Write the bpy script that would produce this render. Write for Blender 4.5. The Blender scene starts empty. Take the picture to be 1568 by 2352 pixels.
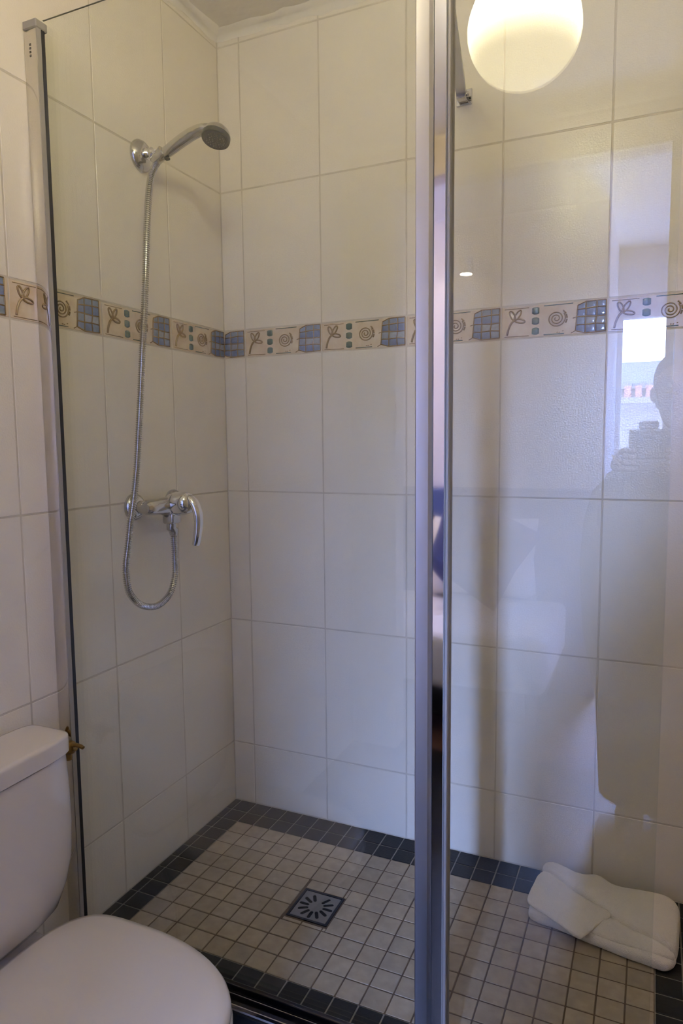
import bpy, bmesh, math, random
from mathutils import Vector, Matrix
random.seed(7)
R = math.radians
scene = bpy.context.scene
C = scene.collection

# ------------------------------------------------------------------ camera
cam_d = bpy.data.cameras.new('camera'); cam = bpy.data.objects.new('camera', cam_d); C.objects.link(cam)
scene.camera = cam
cam_d.sensor_fit = 'VERTICAL'; cam_d.sensor_height = 36.0; cam_d.lens = 1593.31 * 36.0 / 2352.0
cam_d.clip_start = 0.01; cam_d.clip_end = 200
_y, _p, _r = -0.4212, -0.09931, -0.00949
_f = Vector((math.sin(_y) * math.cos(_p), math.cos(_y) * math.cos(_p), math.sin(_p)))
_rt = Vector((math.cos(_y), -math.sin(_y), 0)); _up = _rt.cross(_f)
_r2 = _rt * math.cos(_r) + _up * math.sin(_r); _u2 = -_rt * math.sin(_r) + _up * math.cos(_r)
cam.matrix_world = Matrix(((_r2.x, _u2.x, -_f.x, 1.18112), (_r2.y, _u2.y, -_f.y, -1.78932), (_r2.z, _u2.z, -_f.z, 1.12751), (0, 0, 0, 1)))

# ------------------------------------------------------------------ sky, window portals, exposure
world = bpy.data.worlds.new('world'); scene.world = world; world.use_nodes = True
bg = world.node_tree.nodes['Background']
bg.inputs['Color'].default_value = (0.30, 0.43, 1.0, 1); bg.inputs['Strength'].default_value = 380.0
def portal(name, loc, rot, sx, sy):
    l = bpy.data.lights.new(name, 'AREA'); l.shape = 'RECTANGLE'; l.size = sx; l.size_y = sy
    l.cycles.is_portal = True
    o = bpy.data.objects.new(name, l); o.location = loc; o.rotation_euler = rot; C.objects.link(o)
portal('window_portal', (1.1175, -4.385, 1.1), (R(90), 0, 0), 0.30, 1.6)
scene.view_settings.view_transform = 'Standard'; scene.view_settings.look = 'None'
scene.view_settings.exposure = 0.10; scene.view_settings.gamma = 1.0; scene.view_settings.use_curve_mapping = False
LAMP = 58.0
scene.cycles.use_denoising = True
scene.cycles.max_bounces = 7; scene.cycles.diffuse_bounces = 5; scene.cycles.glossy_bounces = 3
scene.cycles.transparent_max_bounces = 10; scene.cycles.sample_clamp_indirect = 5.0
scene.cycles.use_adaptive_sampling = True; scene.cycles.adaptive_threshold = 0.18; scene.cycles.adaptive_min_samples = 16

# ------------------------------------------------------------------ materials
def nodemat(name):
    m = bpy.data.materials.new(name); m.use_nodes = True
    nt = m.node_tree; return m, nt, nt.nodes['Principled BSDF']
def plain(name, col, rough=0.5, metal=0.0, noise=0.0, nscale=20.0, bump=0.0, bscale=200.0, coat=0.0, col2=None, spec=0.5, sheen=0.0, bdist=0.01):
    m, nt, b = nodemat(name)
    b.inputs['Base Color'].default_value = (*col, 1); b.inputs['Roughness'].default_value = rough
    b.inputs['Metallic'].default_value = metal; b.inputs['Coat Weight'].default_value = coat
    b.inputs['Specular IOR Level'].default_value = spec
    if sheen: b.inputs['Sheen Weight'].default_value = sheen
    tc = nt.nodes.new('ShaderNodeTexCoord')
    if noise > 0 or col2:
        n = nt.nodes.new('ShaderNodeTexNoise'); n.inputs['Scale'].default_value = nscale; n.inputs['Detail'].default_value = 3
        oi = nt.nodes.new('ShaderNodeObjectInfo'); vm = nt.nodes.new('ShaderNodeVectorMath'); vm.operation = 'ADD'
        sc_ = nt.nodes.new('ShaderNodeMath'); sc_.operation = 'MULTIPLY'; sc_.inputs[1].default_value = 37.0
        nt.links.new(oi.outputs['Random'], sc_.inputs[0]); nt.links.new(tc.outputs['Object'], vm.inputs[0]); nt.links.new(sc_.outputs[0], vm.inputs[1])
        nt.links.new(vm.outputs[0], n.inputs['Vector'])
        r = nt.nodes.new('ShaderNodeValToRGB'); r.color_ramp.elements[0].position = 0.3; r.color_ramp.elements[1].position = 0.7
        c2 = col2 if col2 else tuple(max(0, c * (1 - noise)) for c in col)
        r.color_ramp.elements[0].color = (*c2, 1); r.color_ramp.elements[1].color = (*col, 1)
        nt.links.new(n.outputs['Fac'], r.inputs['Fac'])
        hsv = nt.nodes.new('ShaderNodeHueSaturation')
        mr = nt.nodes.new('ShaderNodeMapRange'); mr.inputs['To Min'].default_value = 1 - noise * 0.5; mr.inputs['To Max'].default_value = 1 + noise * 0.5
        nt.links.new(oi.outputs['Random'], mr.inputs['Value']); nt.links.new(mr.outputs[0], hsv.inputs['Value'])
        nt.links.new(r.outputs['Color'], hsv.inputs['Color']); nt.links.new(hsv.outputs['Color'], b.inputs['Base Color'])
    if bump > 0:
        n2 = nt.nodes.new('ShaderNodeTexNoise'); n2.inputs['Scale'].default_value = bscale; n2.inputs['Detail'].default_value = 2
        nt.links.new(tc.outputs['Object'], n2.inputs['Vector'])
        bp = nt.nodes.new('ShaderNodeBump'); bp.inputs['Strength'].default_value = bump; bp.inputs['Distance'].default_value = bdist
        nt.links.new(n2.outputs['Fac'], bp.inputs['Height']); nt.links.new(bp.outputs['Normal'], b.inputs['Normal'])
    return m
def emit(name, col, s, base=None):
    m, nt, b = nodemat(name)
    b.inputs['Base Color'].default_value = (*(base or col), 1); b.inputs['Emission Color'].default_value = (*col, 1); b.inputs['Emission Strength'].default_value = s
    b.inputs['Roughness'].default_value = 0.3
    return m
def glassmat(name, tint):
    m = bpy.data.materials.new(name); m.use_nodes = True; nt = m.node_tree; nt.nodes.clear()
    out = nt.nodes.new('ShaderNodeOutputMaterial'); mix = nt.nodes.new('ShaderNodeMixShader')
    tr = nt.nodes.new('ShaderNodeBsdfTransparent'); tr.inputs['Color'].default_value = (*tint, 1)
    gl = nt.nodes.new('ShaderNodeBsdfGlossy'); gl.inputs['Roughness'].default_value = 0.0; gl.inputs['Color'].default_value = (1, 1, 1, 1)
    fr = nt.nodes.new('ShaderNodeFresnel'); geo = nt.nodes.new('ShaderNodeNewGeometry'); mr = nt.nodes.new('ShaderNodeMapRange')
    mr.inputs['To Min'].default_value = 1.52; mr.inputs['To Max'].default_value = 1 / 1.52
    nt.links.new(geo.outputs['Backfacing'], mr.inputs['Value']); nt.links.new(mr.outputs[0], fr.inputs['IOR'])
    nt.links.new(fr.outputs[0], mix.inputs[0]); nt.links.new(tr.outputs[0], mix.inputs[1]); nt.links.new(gl.outputs[0], mix.inputs[2])
    nt.links.new(mix.outputs[0], out.inputs['Surface']); return m
M = {
 'tile': plain('white_wall_tile', (0.815, 0.75, 0.635), 0.235, noise=0.03, nscale=6, bump=0.22, bscale=260, coat=0.0, bdist=0.002),
 'grout': plain('wall_grout', (0.70, 0.625, 0.50), 0.8, noise=0.2, nscale=14),
 'ceil': plain('ceiling_plaster', (0.86, 0.81, 0.70), 0.85, noise=0.04, nscale=8, bump=0.3, bscale=25),
 'stone': plain('beige_stone_tile', (0.41, 0.335, 0.24), 0.48, noise=0.22, nscale=45, bump=0.15, bscale=120, bdist=0.003),
 'black': plain('black_slate_tile', (0.013, 0.013, 0.014), 0.42, noise=0.35, nscale=60, bump=0.2, bscale=160, bdist=0.003, spec=0.28),
 'fgrout': plain('grey_floor_grout', (0.36, 0.33, 0.29), 0.85, noise=0.3, nscale=25),
 'fgrout2': plain('brown_floor_grout', (0.13, 0.088, 0.055), 0.85, noise=0.3, nscale=25),
 'chrome': plain('polished_chrome', (0.80, 0.80, 0.80), 0.045, 1.0),
 'chrome2': plain('worn_chrome', (0.58, 0.57, 0.55), 0.13, 1.0, bump=0.03, bscale=60),
 'alu': plain('satin_aluminium', (0.56, 0.55, 0.55), 0.38, 1.0),
 'polalu': plain('polished_aluminium', (0.66, 0.64, 0.61), 0.09, 1.0),
 'darkmetal': plain('dark_toned_metal', (0.07, 0.07, 0.085), 0.16, 1.0),  # dark reflections in the threshold rails put into the colour; also the drain rim
 'rubber': plain('black_rubber', (0.012, 0.012, 0.015), 0.4),
 'darkplastic': plain('dark_grey_plastic', (0.024, 0.024, 0.021), 0.4, bump=0.2, bscale=300),
 'greyplastic': plain('grey_plastic', (0.30, 0.28, 0.25), 0.5),
 'ceramic': plain('white_ceramic', (0.68, 0.62, 0.54), 0.12, coat=0.6),
 'seatplastic': plain('white_seat_plastic', (0.60, 0.545, 0.47), 0.16, coat=0.3),
 'brass': plain('old_brass', (0.30, 0.18, 0.06), 0.38, 1.0, bump=0.2, bscale=100),
 'towel': plain('white_terry', (0.84, 0.78, 0.71), 0.95, bump=0.55, bscale=420, sheen=0.3, noise=0.04, nscale=30, bdist=0.004),
 'peach': plain('border_tile_glaze', (0.62, 0.48, 0.31), 0.22, coat=0.4, col2=(0.74, 0.64, 0.48), nscale=28, noise=0.02),
 'brown': plain('brown_relief_glaze', (0.27, 0.18, 0.08), 0.12, coat=0.8),
 'green': plain('green_pebble_glaze', (0.10, 0.17, 0.15), 0.10, coat=0.8, noise=0.3, nscale=90),
 'blue1': plain('blue_glaze', (0.20, 0.25, 0.40), 0.10, coat=0.8, noise=0.25, nscale=120),
 'blue2': plain('slate_blue_glaze', (0.26, 0.31, 0.40), 0.10, coat=0.8, noise=0.25, nscale=120),
 'blue3': plain('grey_blue_glaze', (0.36, 0.39, 0.43), 0.10, coat=0.8, noise=0.2, nscale=120),
 'steel': plain('stainless_steel', (0.30, 0.285, 0.27), 0.38, 1.0, bump=0.1, bscale=200),
 'edge': plain('ground_glass_edge', (0.10, 0.10, 0.065), 0.3),
 'hole_shade': plain('drain_painted_dark', (0.006, 0.006, 0.006), 0.8),
 'opal': None,
 'glass': glassmat('shower_glass', (0.965, 0.982, 0.968)),
 'pane': glassmat('window_glass', (0.98, 0.99, 0.99)),
 'lilac': plain('bedroom_paint', (0.77, 0.74, 0.80), 0.8),
 'wood': plain('brown_floorboards', (0.23, 0.12, 0.075), 0.4, col2=(0.15, 0.075, 0.045), nscale=9, noise=0.2),
 'whitepaint': plain('white_gloss_paint', (0.78, 0.77, 0.75), 0.35),
 'beige': plain('warm_beige_paint', (0.64, 0.55, 0.44), 0.6),
 'sheet': plain('white_bedsheet', (0.82, 0.80, 0.82), 0.9, bump=0.2, bscale=14),
 'panelblue': plain('blue_velvet', (0.075, 0.11, 0.30), 0.8),
 'cushion': plain('blue_cushion', (0.07, 0.09, 0.26), 0.85, bump=0.15, bscale=60),
 'stonewall': plain('grey_stone_masonry', (0.12, 0.09, 0.062), 0.9, col2=(0.07, 0.055, 0.04), nscale=3.0, noise=0.1, bump=0.4, bscale=4),
 'slate': plain('slate_roof', (0.04, 0.035, 0.028), 0.7, noise=0.3, nscale=5),
 'terra': plain('terracotta', (0.40, 0.17, 0.10), 0.8),
 'skin': plain('skin', (0.55, 0.34, 0.25), 0.5),
 'cloth': plain('dark_grey_jumper', (0.06, 0.06, 0.07), 0.9, bump=0.2, bscale=90),
 'jeans': plain('dark_jeans', (0.035, 0.045, 0.08), 0.9, bump=0.2, bscale=120),
 'hair': plain('dark_hair', (0.02, 0.014, 0.010), 0.6, bump=0.3, bscale=80),
 'camblack': plain('camera_black', (0.01, 0.01, 0.01), 0.4),
 'engrave': plain('engraved_grey', (0.10, 0.09, 0.07), 0.6),
}
def opal():
    m, nt, b = nodemat('opal_glass')
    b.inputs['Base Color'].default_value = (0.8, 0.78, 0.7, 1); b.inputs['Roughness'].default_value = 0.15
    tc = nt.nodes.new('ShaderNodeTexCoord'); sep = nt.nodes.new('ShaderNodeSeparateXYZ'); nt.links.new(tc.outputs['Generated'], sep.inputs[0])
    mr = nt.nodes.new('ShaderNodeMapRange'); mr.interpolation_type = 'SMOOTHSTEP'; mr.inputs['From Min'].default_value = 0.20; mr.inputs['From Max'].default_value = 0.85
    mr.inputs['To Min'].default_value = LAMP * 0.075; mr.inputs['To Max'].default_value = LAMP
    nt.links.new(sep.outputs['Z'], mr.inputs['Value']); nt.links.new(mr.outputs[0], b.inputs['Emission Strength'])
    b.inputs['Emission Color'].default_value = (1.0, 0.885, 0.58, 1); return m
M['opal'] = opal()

# ------------------------------------------------------------------ helpers
def link(name, me, mat=None, parent=None, loc=None):
    o = bpy.data.objects.new(name, me); C.objects.link(o)
    if mat is not None and me is not None: me.materials.append(M[mat] if isinstance(mat, str) else mat)
    if parent is not None: o.parent = parent
    if loc is not None: o.location = loc
    return o
def finish(bm, name, smooth=False, angle=None):
    bmesh.ops.recalc_face_normals(bm, faces=bm.faces[:])
    me = bpy.data.meshes.new(name); bm.to_mesh(me); bm.free()
    if smooth:
        me.polygons.foreach_set('use_smooth', [True] * len(me.polygons))
        if angle: me.set_sharp_from_angle(angle=R(angle))
    return me
def empty(name, loc=(0, 0, 0)):
    o = bpy.data.objects.new(name, None); o.location = loc; o.empty_display_size = 0.05; C.objects.link(o); return o
def tag(o, label, cat, kind=None, group=None):
    o['label'] = label; o['category'] = cat
    if kind: o['kind'] = kind
    if group: o['group'] = group
    return o
def add_box(bm, x0, x1, y0, y1, z0, z1, bev=0.0, seg=1):
    r = bmesh.ops.create_cube(bm, size=1.0)
    vs = r['verts']
    for v in vs:
        v.co = Vector((x0 + (v.co.x + .5) * (x1 - x0), y0 + (v.co.y + .5) * (y1 - y0), z0 + (v.co.z + .5) * (z1 - z0)))
    if bev > 0:
        es = {e for v in vs for e in v.link_edges}
        bmesh.ops.bevel(bm, geom=list(es), offset=bev, segments=seg, affect='EDGES', profile=0.5)
def box(name, x0, x1, y0, y1, z0, z1, mat, parent=None, bev=0.0, seg=1, smooth=False):
    bm = bmesh.new(); add_box(bm, x0, x1, y0, y1, z0, z1, bev, seg)
    return link(name, finish(bm, name, smooth, 40 if smooth else None), mat, parent)
def frames(pts):
    n = len(pts); ts = []
    for i in range(n):
        a = pts[max(0, i - 1)]; b = pts[min(n - 1, i + 1)]; ts.append((b - a).normalized())
    up = Vector((0, 0, 1)) if abs(ts[0].z) < 0.9 else Vector((1, 0, 0))
    nn = ts[0].cross(up).normalized(); out = []
    for t in ts:
        nn = (nn - t * nn.dot(t)).normalized(); out.append((t, nn, t.cross(nn)))
    return out
def add_tube(bm, pts, rad, seg=12, caps=True, flat=1.0):
    pts = [Vector(p) for p in pts]
    if not hasattr(rad, '__len__'): rad = [rad] * len(pts)
    rings = []
    for p, (t, a, b), r in zip(pts, frames(pts), rad):
        rr = r if hasattr(r, '__len__') else (r, r * flat)
        rings.append([bm.verts.new(p + a * math.cos(2 * math.pi * k / seg) * rr[0] + b * math.sin(2 * math.pi * k / seg) * rr[1]) for k in range(seg)])
    for i in range(len(rings) - 1):
        for k in range(seg):
            bm.faces.new((rings[i][k], rings[i][(k + 1) % seg], rings[i + 1][(k + 1) % seg], rings[i + 1][k]))
    if caps:
        bm.faces.new(rings[0][::-1]); bm.faces.new(rings[-1])
    return rings
def catmull(pts, n=8):
    pts = [Vector(p) for p in pts]; out = []
    P = [pts[0] * 2 - pts[1]] + pts + [pts[-1] * 2 - pts[-2]]
    for i in range(1, len(P) - 2):
        for k in range(n):
            t = k / n; a, b, c, d = P[i - 1], P[i], P[i + 1], P[i + 2]
            out.append(0.5 * ((2 * b) + (c - a) * t + (2 * a - 5 * b + 4 * c - d) * t * t + (3 * b - a - 3 * c + d) * t ** 3))
    out.append(pts[-1]); return out
def tube(name, pts, rad, mat, parent=None, seg=12, smooth=True):
    bm = bmesh.new(); add_tube(bm, pts, rad, seg)
    return link(name, finish(bm, name, smooth, 50), mat, parent)
def lathe_pts(org, axis, prof):
    """profile [(distance along the axis, radius)] -> tube points, radii"""
    a = Vector(axis).normalized(); o = Vector(org)
    return [o + a * d for d, r in prof], [r for d, r in prof]
def lathe(name, org, axis, prof, mat, parent=None, seg=32):
    a = Vector(axis).normalized(); o = Vector(org)
    up = Vector((0, 0, 1)) if abs(a.z) < 0.9 else Vector((1, 0, 0))
    u = a.cross(up).normalized(); v = a.cross(u)
    bm = bmesh.new(); rings = []
    for d, r in prof:
        if r < 1e-6: rings.append([bm.verts.new(o + a * d)])
        else: rings.append([bm.verts.new(o + a * d + (u * math.cos(2 * math.pi * k / seg) + v * math.sin(2 * math.pi * k / seg)) * r) for k in range(seg)])
    for i in range(len(rings) - 1):
        A, B = rings[i], rings[i + 1]
        for k in range(seg):
            k2 = (k + 1) % seg
            if len(A) == 1 and len(B) == 1: continue
            if len(A) == 1: bm.faces.new((A[0], B[k], B[k2]))
            elif len(B) == 1: bm.faces.new((A[k], A[k2], B[0]))
            else: bm.faces.new((A[k], A[k2], B[k2], B[k]))
    if len(rings[0]) > 1: bm.faces.new(rings[0][::-1])
    if len(rings[-1]) > 1: bm.faces.new(rings[-1])
    return link(name, finish(bm, name, True, 35), mat, parent)
def loft(name, rings, mat, parent=None, cap=True, smooth=True, angle=45, sub=0):
    bm = bmesh.new(); V = [[bm.verts.new(p) for p in r] for r in rings]; n = len(V[0])
    for i in range(len(V) - 1):
        for k in range(n): bm.faces.new((V[i][k], V[i][(k + 1) % n], V[i + 1][(k + 1) % n], V[i + 1][k]))
    if cap: bm.faces.new(V[0][::-1]); bm.faces.new(V[-1])
    o = link(name, finish(bm, name, smooth, angle), mat, parent)
    if sub:
        md = o.modifiers.new('sub', 'SUBSURF'); md.levels = sub; md.render_levels = sub
    return o
def extrude_xy(name, pts, z0, z1, mat, parent=None, smooth=False, angle=30):
    bm = bmesh.new(); a = [bm.verts.new((x, y, z0)) for x, y in pts]; b = [bm.verts.new((x, y, z1)) for x, y in pts]; n = len(pts)
    for k in range(n): bm.faces.new((a[k], a[(k + 1) % n], b[(k + 1) % n], b[k]))
    bm.faces.new(a[::-1]); bm.faces.new(b)
    return link(name, finish(bm, name, smooth, angle), mat, parent)
_cache = {}
def tile_mesh(w, h, t, bev, mat, key):
    """slab with its front face in the local x-z plane at y=0, thickness towards +y"""
    k = (round(w, 4), round(h, 4), key)
    if k not in _cache:
        bm = bmesh.new(); add_box(bm, 0, w, 0, t, 0, h, bev, 1)
        me = finish(bm, key); me.materials.append(M[mat]); _cache[k] = me
    return _cache[k]

# ------------------------------------------------------------------ room shell
ZC = 2.295; FLR = -0.20; XR = 2.0; YF = -2.30
wall_back = tag(box('wall_back', -0.1, XR + 0.1, 0.0009, 0.1, FLR, ZC + 0.1, 'grout'), 'tiled back wall of the shower with a decorated border row', 'wall', 'structure')
wall_left = tag(box('wall_left', -0.1, -0.0009, YF - 0.1, 0.0009, FLR, ZC + 0.1, 'grout'), 'tiled wall carrying the shower fittings and the toilet', 'wall', 'structure')
tag(box('wall_right', XR, XR + 0.1, YF, 0.0, FLR, ZC + 0.1, 'beige'), 'plain beige wall at the far end of the bathroom', 'wall', 'structure')
def wall_front():
    bm = bmesh.new()
    add_box(bm, -0.1, 0.20, YF - 0.1, YF, FLR, ZC + 0.1)
    add_box(bm, 1.21, XR + 0.1, YF - 0.1, YF, FLR, ZC + 0.1)
    add_box(bm, 0.20, 1.21, YF - 0.1, YF, 2.15, ZC + 0.1)
    return tag(link('wall_front', finish(bm, 'wall_front'), 'beige'), 'beige wall with the open bathroom doorway', 'wall', 'structure')
wall_front()
tag(box('bathroom_ceiling', -0.1, XR + 0.1, YF - 0.1, 0.1, ZC, ZC + 0.1, 'ceil'), 'off-white plaster ceiling above the shower', 'ceiling', 'structure')
tag(box('bathroom_floor', -0.1, XR + 0.1, YF - 0.1, 0.1, FLR - 0.1, FLR, 'black'), 'dark tiled bathroom floor in front of the shower', 'floor', 'structure')
# rough plaster fillet where the ceiling meets the tiles
def fillet():
    bm = bmesh.new(); rnd = random.Random(3)
    prof = lambda s: [(0.0, -s), (-0.010 * 1.0, -s * 0.45), (-s * 0.5, -0.010), (-s * 1.1, 0.0)]
    def strip(fn, n, L):
        prev = None
        for i in range(n + 1):
            s = 0.024 + rnd.uniform(-0.005, 0.005); ring = [bm.verts.new(fn(L * i / n, a, b)) for a, b in prof(s)]
            if prev:
                for k in range(3): bm.faces.new((prev[k], prev[k + 1], ring[k + 1], ring[k]))
            prev = ring
    strip(lambda t, a, b: (t, a - 0.0005, ZC + b), 60, XR)
    strip(lambda t, a, b: (-a + 0.0005, -t, ZC + b), 60, 2.28)
    return tag(link('trim_1', finish(bm, 'trim_1', True), 'ceil'), 'rough plaster fillet between ceiling and tiles', 'trim', 'structure')
fillet()

# wall tiles, one object each
COLS_B = [0.0731 + 0.25 * i for i in range(0, 8)]                   # grout lines on the back wall
COLS_L = [-(0.2487 + 0.2575 * i) for i in range(0, 8)]              # grout lines on the left wall
ROWS = [0.0, 0.192, 0.5872, 0.9847, 1.3815, 1.4612, 1.8573, 2.258, ZC]
G = 0.0017
bx = [0.0] + [c for c in COLS_B if c < XR] + [XR]
ly = [0.0] + [c for c in COLS_L if c > YF] + [YF]
for j in range(len(ROWS) - 1):
    if j == 4: continue
    z0, z1 = ROWS[j] + G, ROWS[j + 1] - G
    for i in range(len(bx) - 1):
        w = bx[i + 1] - bx[i] - 2 * G
        link('wall_tile', tile_mesh(w, z1 - z0, 0.006, 0.0011, 'tile', 'wall_tile'), None, wall_back, (bx[i] + G, 0, z0))
    for i in range(len(ly) - 1):
        w = ly[i] - ly[i + 1] - 2 * G
        o = link('wall_tile', tile_mesh(w, z1 - z0, 0.006, 0.0011, 'tile', 'wall_tile'), None, wall_left, (0, ly[i + 1] + G, z0))
        o.rotation_euler = (0, 0, R(90))
# lower part of the left wall below the tray level, beside the toilet
for i in range(len(ly) - 1):
    if ly[i] > -0.70: continue
    o = link('wall_tile', tile_mesh(ly[i] - ly[i + 1] - 2 * G, 0.197, 0.006, 0.0011, 'tile', 'wall_tile'), None, wall_left, (0, ly[i + 1] + G, FLR + G)); o.rotation_euler = (0, 0, R(90))

# decorated border tiles: relief is real geometry
BW, BH = 0.25 - 2 * G, 0.0797 - 2 * G
def relief(pts, r, flat=0.7):
    """pts (u, v) in 0..1 of the tile -> tube lying on the face"""
    bm = bmesh.new(); return bm
def uvp(u, v, d=0.0): return Vector((u * BW, -d, v * BH))
def tube_on(bm, pts, r, seg=6):
    add_tube(bm, [uvp(u, v, r * 0.35) for u, v in pts], r, seg)
def border_meshes():
    D = {}
    # flower: bent stem, three petal loops, thin lines above and below
    bm = bmesh.new(); f = 0.25 / 0.0797
    stem = catmull([(0.055, 0.10, 0), (0.07, 0.30, 0), (0.095, 0.47, 0), (0.128, 0.57, 0)], 4)
    add_tube(bm, [uvp(p.x, p.y, 0.0008) for p in stem], 0.0027, 6)
    for ang, L, wd in ((115, 0.105, 0.042), (58, 0.115, 0.042), (-12, 0.105, 0.038)):
        pts = []
        for k in range(13):
            t = 2 * math.pi * k / 12; a = (1 - math.cos(t)) / 2 * L; b = math.sin(t) * wd * 0.5
            ca, sa = math.cos(R(ang)), math.sin(R(ang)); du, dv = a * ca - b * sa, a * sa + b * ca
            pts.append(uvp(0.13 + du, 0.57 + dv * f, 0.0008))
        add_tube(bm, pts, 0.0021, 6)
    D['flower'] = finish(bm, 'flower', True)
    bm = bmesh.new()
    add_tube(bm, [uvp(0.03, 0.93, 0), uvp(0.27, 0.935, 0)], 0.0009, 5); add_tube(bm, [uvp(0.03, 0.055, 0), uvp(0.27, 0.05, 0)], 0.0009, 5)
    D['flower_line'] = finish(bm, 'flower_line', True)
    # green pebbles
    for q, v in enumerate((0.82, 0.50, 0.18)):
        bm = bmesh.new(); rnd = random.Random(q + 5); n = 10
        r1 = []; out = [(math.cos(2 * math.pi * k / n), math.sin(2 * math.pi * k / n)) for k in range(n)]
        out = [(max(-.82, min(.82, c * rnd.uniform(.95, 1.15))), max(-.85, min(.85, s * rnd.uniform(.95, 1.15)))) for c, s in out]
        for sc_, d in ((1.0, 0.0), (0.95, 0.0016), (0.6, 0.0028)):
            r1.append([bm.verts.new(uvp(0.335 + c * 0.044 * sc_, v + s * 0.135 * sc_, d)) for c, s in out])
        for i in range(2):
            for k in range(n): bm.faces.new((r1[i][k], r1[i][(k + 1) % n], r1[i + 1][(k + 1) % n], r1[i + 1][k]))
        bm.faces.new(r1[2]); D['pebble%d' % q] = finish(bm, 'pebble', True)
    # spiral and broken outer arcs
    bm = bmesh.new(); cu, cv = 0.535, 0.53
    pts = []
    for k in range(60):
        t = k / 59; a = t * 2 * math.pi * 2.75 + 2.2; r = 0.010 + t * 0.078
        pts.append(uvp(cu + r * math.cos(a), cv + r * math.sin(a) * f * 0.97, 0.0008))
    add_tube(bm, pts, 0.0016, 6)
    for a0, a1 in ((-30, -8), (-2, 22), (28, 52)):
        add_tube(bm, [uvp(cu + 0.101 * math.cos(R(a0 + (a1 - a0) * k / 5)), cv + 0.101 * f * 0.95 * math.sin(R(a0 + (a1 - a0) * k / 5)), 0.0008) for k in range(6)], 0.0019, 6)
    for u, v in ((0.545, 0.10), (0.565, 0.095), (0.60, 0.13)):
        add_tube(bm, [uvp(u - 0.006, v, 0.0003), uvp(u + 0.006, v + 0.004, 0.0003)], 0.0011, 5)
    D['spiral'] = finish(bm, 'spiral', True)
    bm = bmesh.new()
    add_tube(bm, [uvp(0.415, 0.955, 0), uvp(0.69, 0.965, 0)], 0.0011, 5); add_tube(bm, [uvp(0.415, 0.045, 0), uvp(0.61, 0.05, 0)], 0.0011, 5)
    D['green_line'] = finish(bm, 'green_line', True)
    # blue mosaic: 3 x 4 irregular cells with raised brown joints
    xs = lambda v: [0.715 + 0.02 * v, 0.805 + 0.01 * v, 0.900 + 0.006 * v, 0.993]
    vs = [0.02, 0.27, 0.52, 0.76, 0.985]
    def node(i, j):
        v = vs[j]; u = xs(v)[i]; rr = random.Random(i * 10 + j)
        return u + rr.uniform(-0.006, 0.006) * (i in (1, 2)), v + rr.uniform(-0.03, 0.03) * (0 < j < 4) + 0.035 * (i - 1) * 0.33 - (0.09 if (i == 0 and j == 4) else 0) + (0.10 if (i == 0 and j == 0) else 0)
    cells = []
    for i in range(3):
        for j in range(4):
            q = [node(i, j), node(i + 1, j), node(i + 1, j + 1), node(i, j + 1)]
            cu_, cv_ = sum(a for a, b in q) / 4, sum(b for a, b in q) / 4
            bm = bmesh.new(); rings = []
            for s, d in ((0.97, 0.0), (0.93, 0.0009), (0.6, 0.0013)):
                rings.append([bm.verts.new(uvp(min(.997, cu_ + (a - cu_) * s), max(.005, min(.995, cv_ + (b - cv_) * s)), d)) for a, b in q])
            for r_ in range(2):
                for k in range(4): bm.faces.new((rings[r_][k], rings[r_][(k + 1) % 4], rings[r_ + 1][(k + 1) % 4], rings[r_ + 1][k]))
            bm.faces.new(rings[2]); cells.append((finish(bm, 'mosaic_piece', True, 60), cu_))
    D['cells'] = cells
    bm = bmesh.new()
    cl = lambda p: uvp(min(.994, p[0]), max(.01, min(.99, p[1])), 0.0008)
    for i in range(4): add_tube(bm, [cl(node(i, j)) for j in range(5)], 0.0015, 6)
    for j in range(5): add_tube(bm, [cl(node(i, j)) for i in range(4)], 0.0015, 6)
    add_tube(bm, [uvp(0.675, 0.04, 0.0005), cl(node(0, 0))], 0.0011, 6); add_tube(bm, [uvp(0.69, 0.5, 0.0005), cl(node(0, 2))], 0.0011, 6)
    D['mosaic_joint'] = finish(bm, 'mosaic_joint', True)
    for k, mt in (('flower', 'brown'), ('flower_line', 'brown'), ('pebble0', 'green'), ('pebble1', 'green'), ('pebble2', 'green'), ('spiral', 'brown'), ('green_line', 'green'), ('mosaic_joint', 'brown')):
        D[k].materials.append(M[mt])
    blues = ['blue1', 'blue2', 'blue1', 'blue2', 'blue1', 'blue3', 'blue1', 'blue2', 'blue2', 'blue3', 'blue1', 'blue2']
    for (me, _), b in zip(cells, blues): me.materials.append(M[b])
    return D
BD = border_meshes()
def border(parent, loc, rot, u0=0.0, w=BW, deco=True):
    """u0 > 0: the tile is cut on its left, only the part right of u0 is used"""
    t = link('border_tile', tile_mesh(w, BH, 0.006, 0.0008, 'peach', 'border_tile'), None, parent, loc); t.rotation_euler = (0, 0, rot)
    if not deco: return
    off = -(u0 * BW)
    def sub(name, me):
        o = link(name, me, None, t, (off, 0, 0))
    if u0 < 0.01:
        sub('flower', BD['flower']); sub('flower_line', BD['flower_line'])
        for k in range(3): sub('pebble', BD['pebble%d' % k])
        sub('spiral', BD['spiral']); sub('green_line', BD['green_line'])
    for me, cu_ in BD['cells']: sub('mosaic_piece', me)
    sub('mosaic_joint', BD['mosaic_joint'])
zb = ROWS[4] + G
border(wall_back, (G, 0, zb), 0, u0=1 - (0.0731 - 2 * G) / BW, w=0.0731 - 2 * G)
for i in range(1, len(bx) - 1):
    w = bx[i + 1] - bx[i] - 2 * G
    border(wall_back, (bx[i] + G, 0, zb), 0, w=w, deco=(abs(w - BW) < 1e-3 and i < 7))
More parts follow.
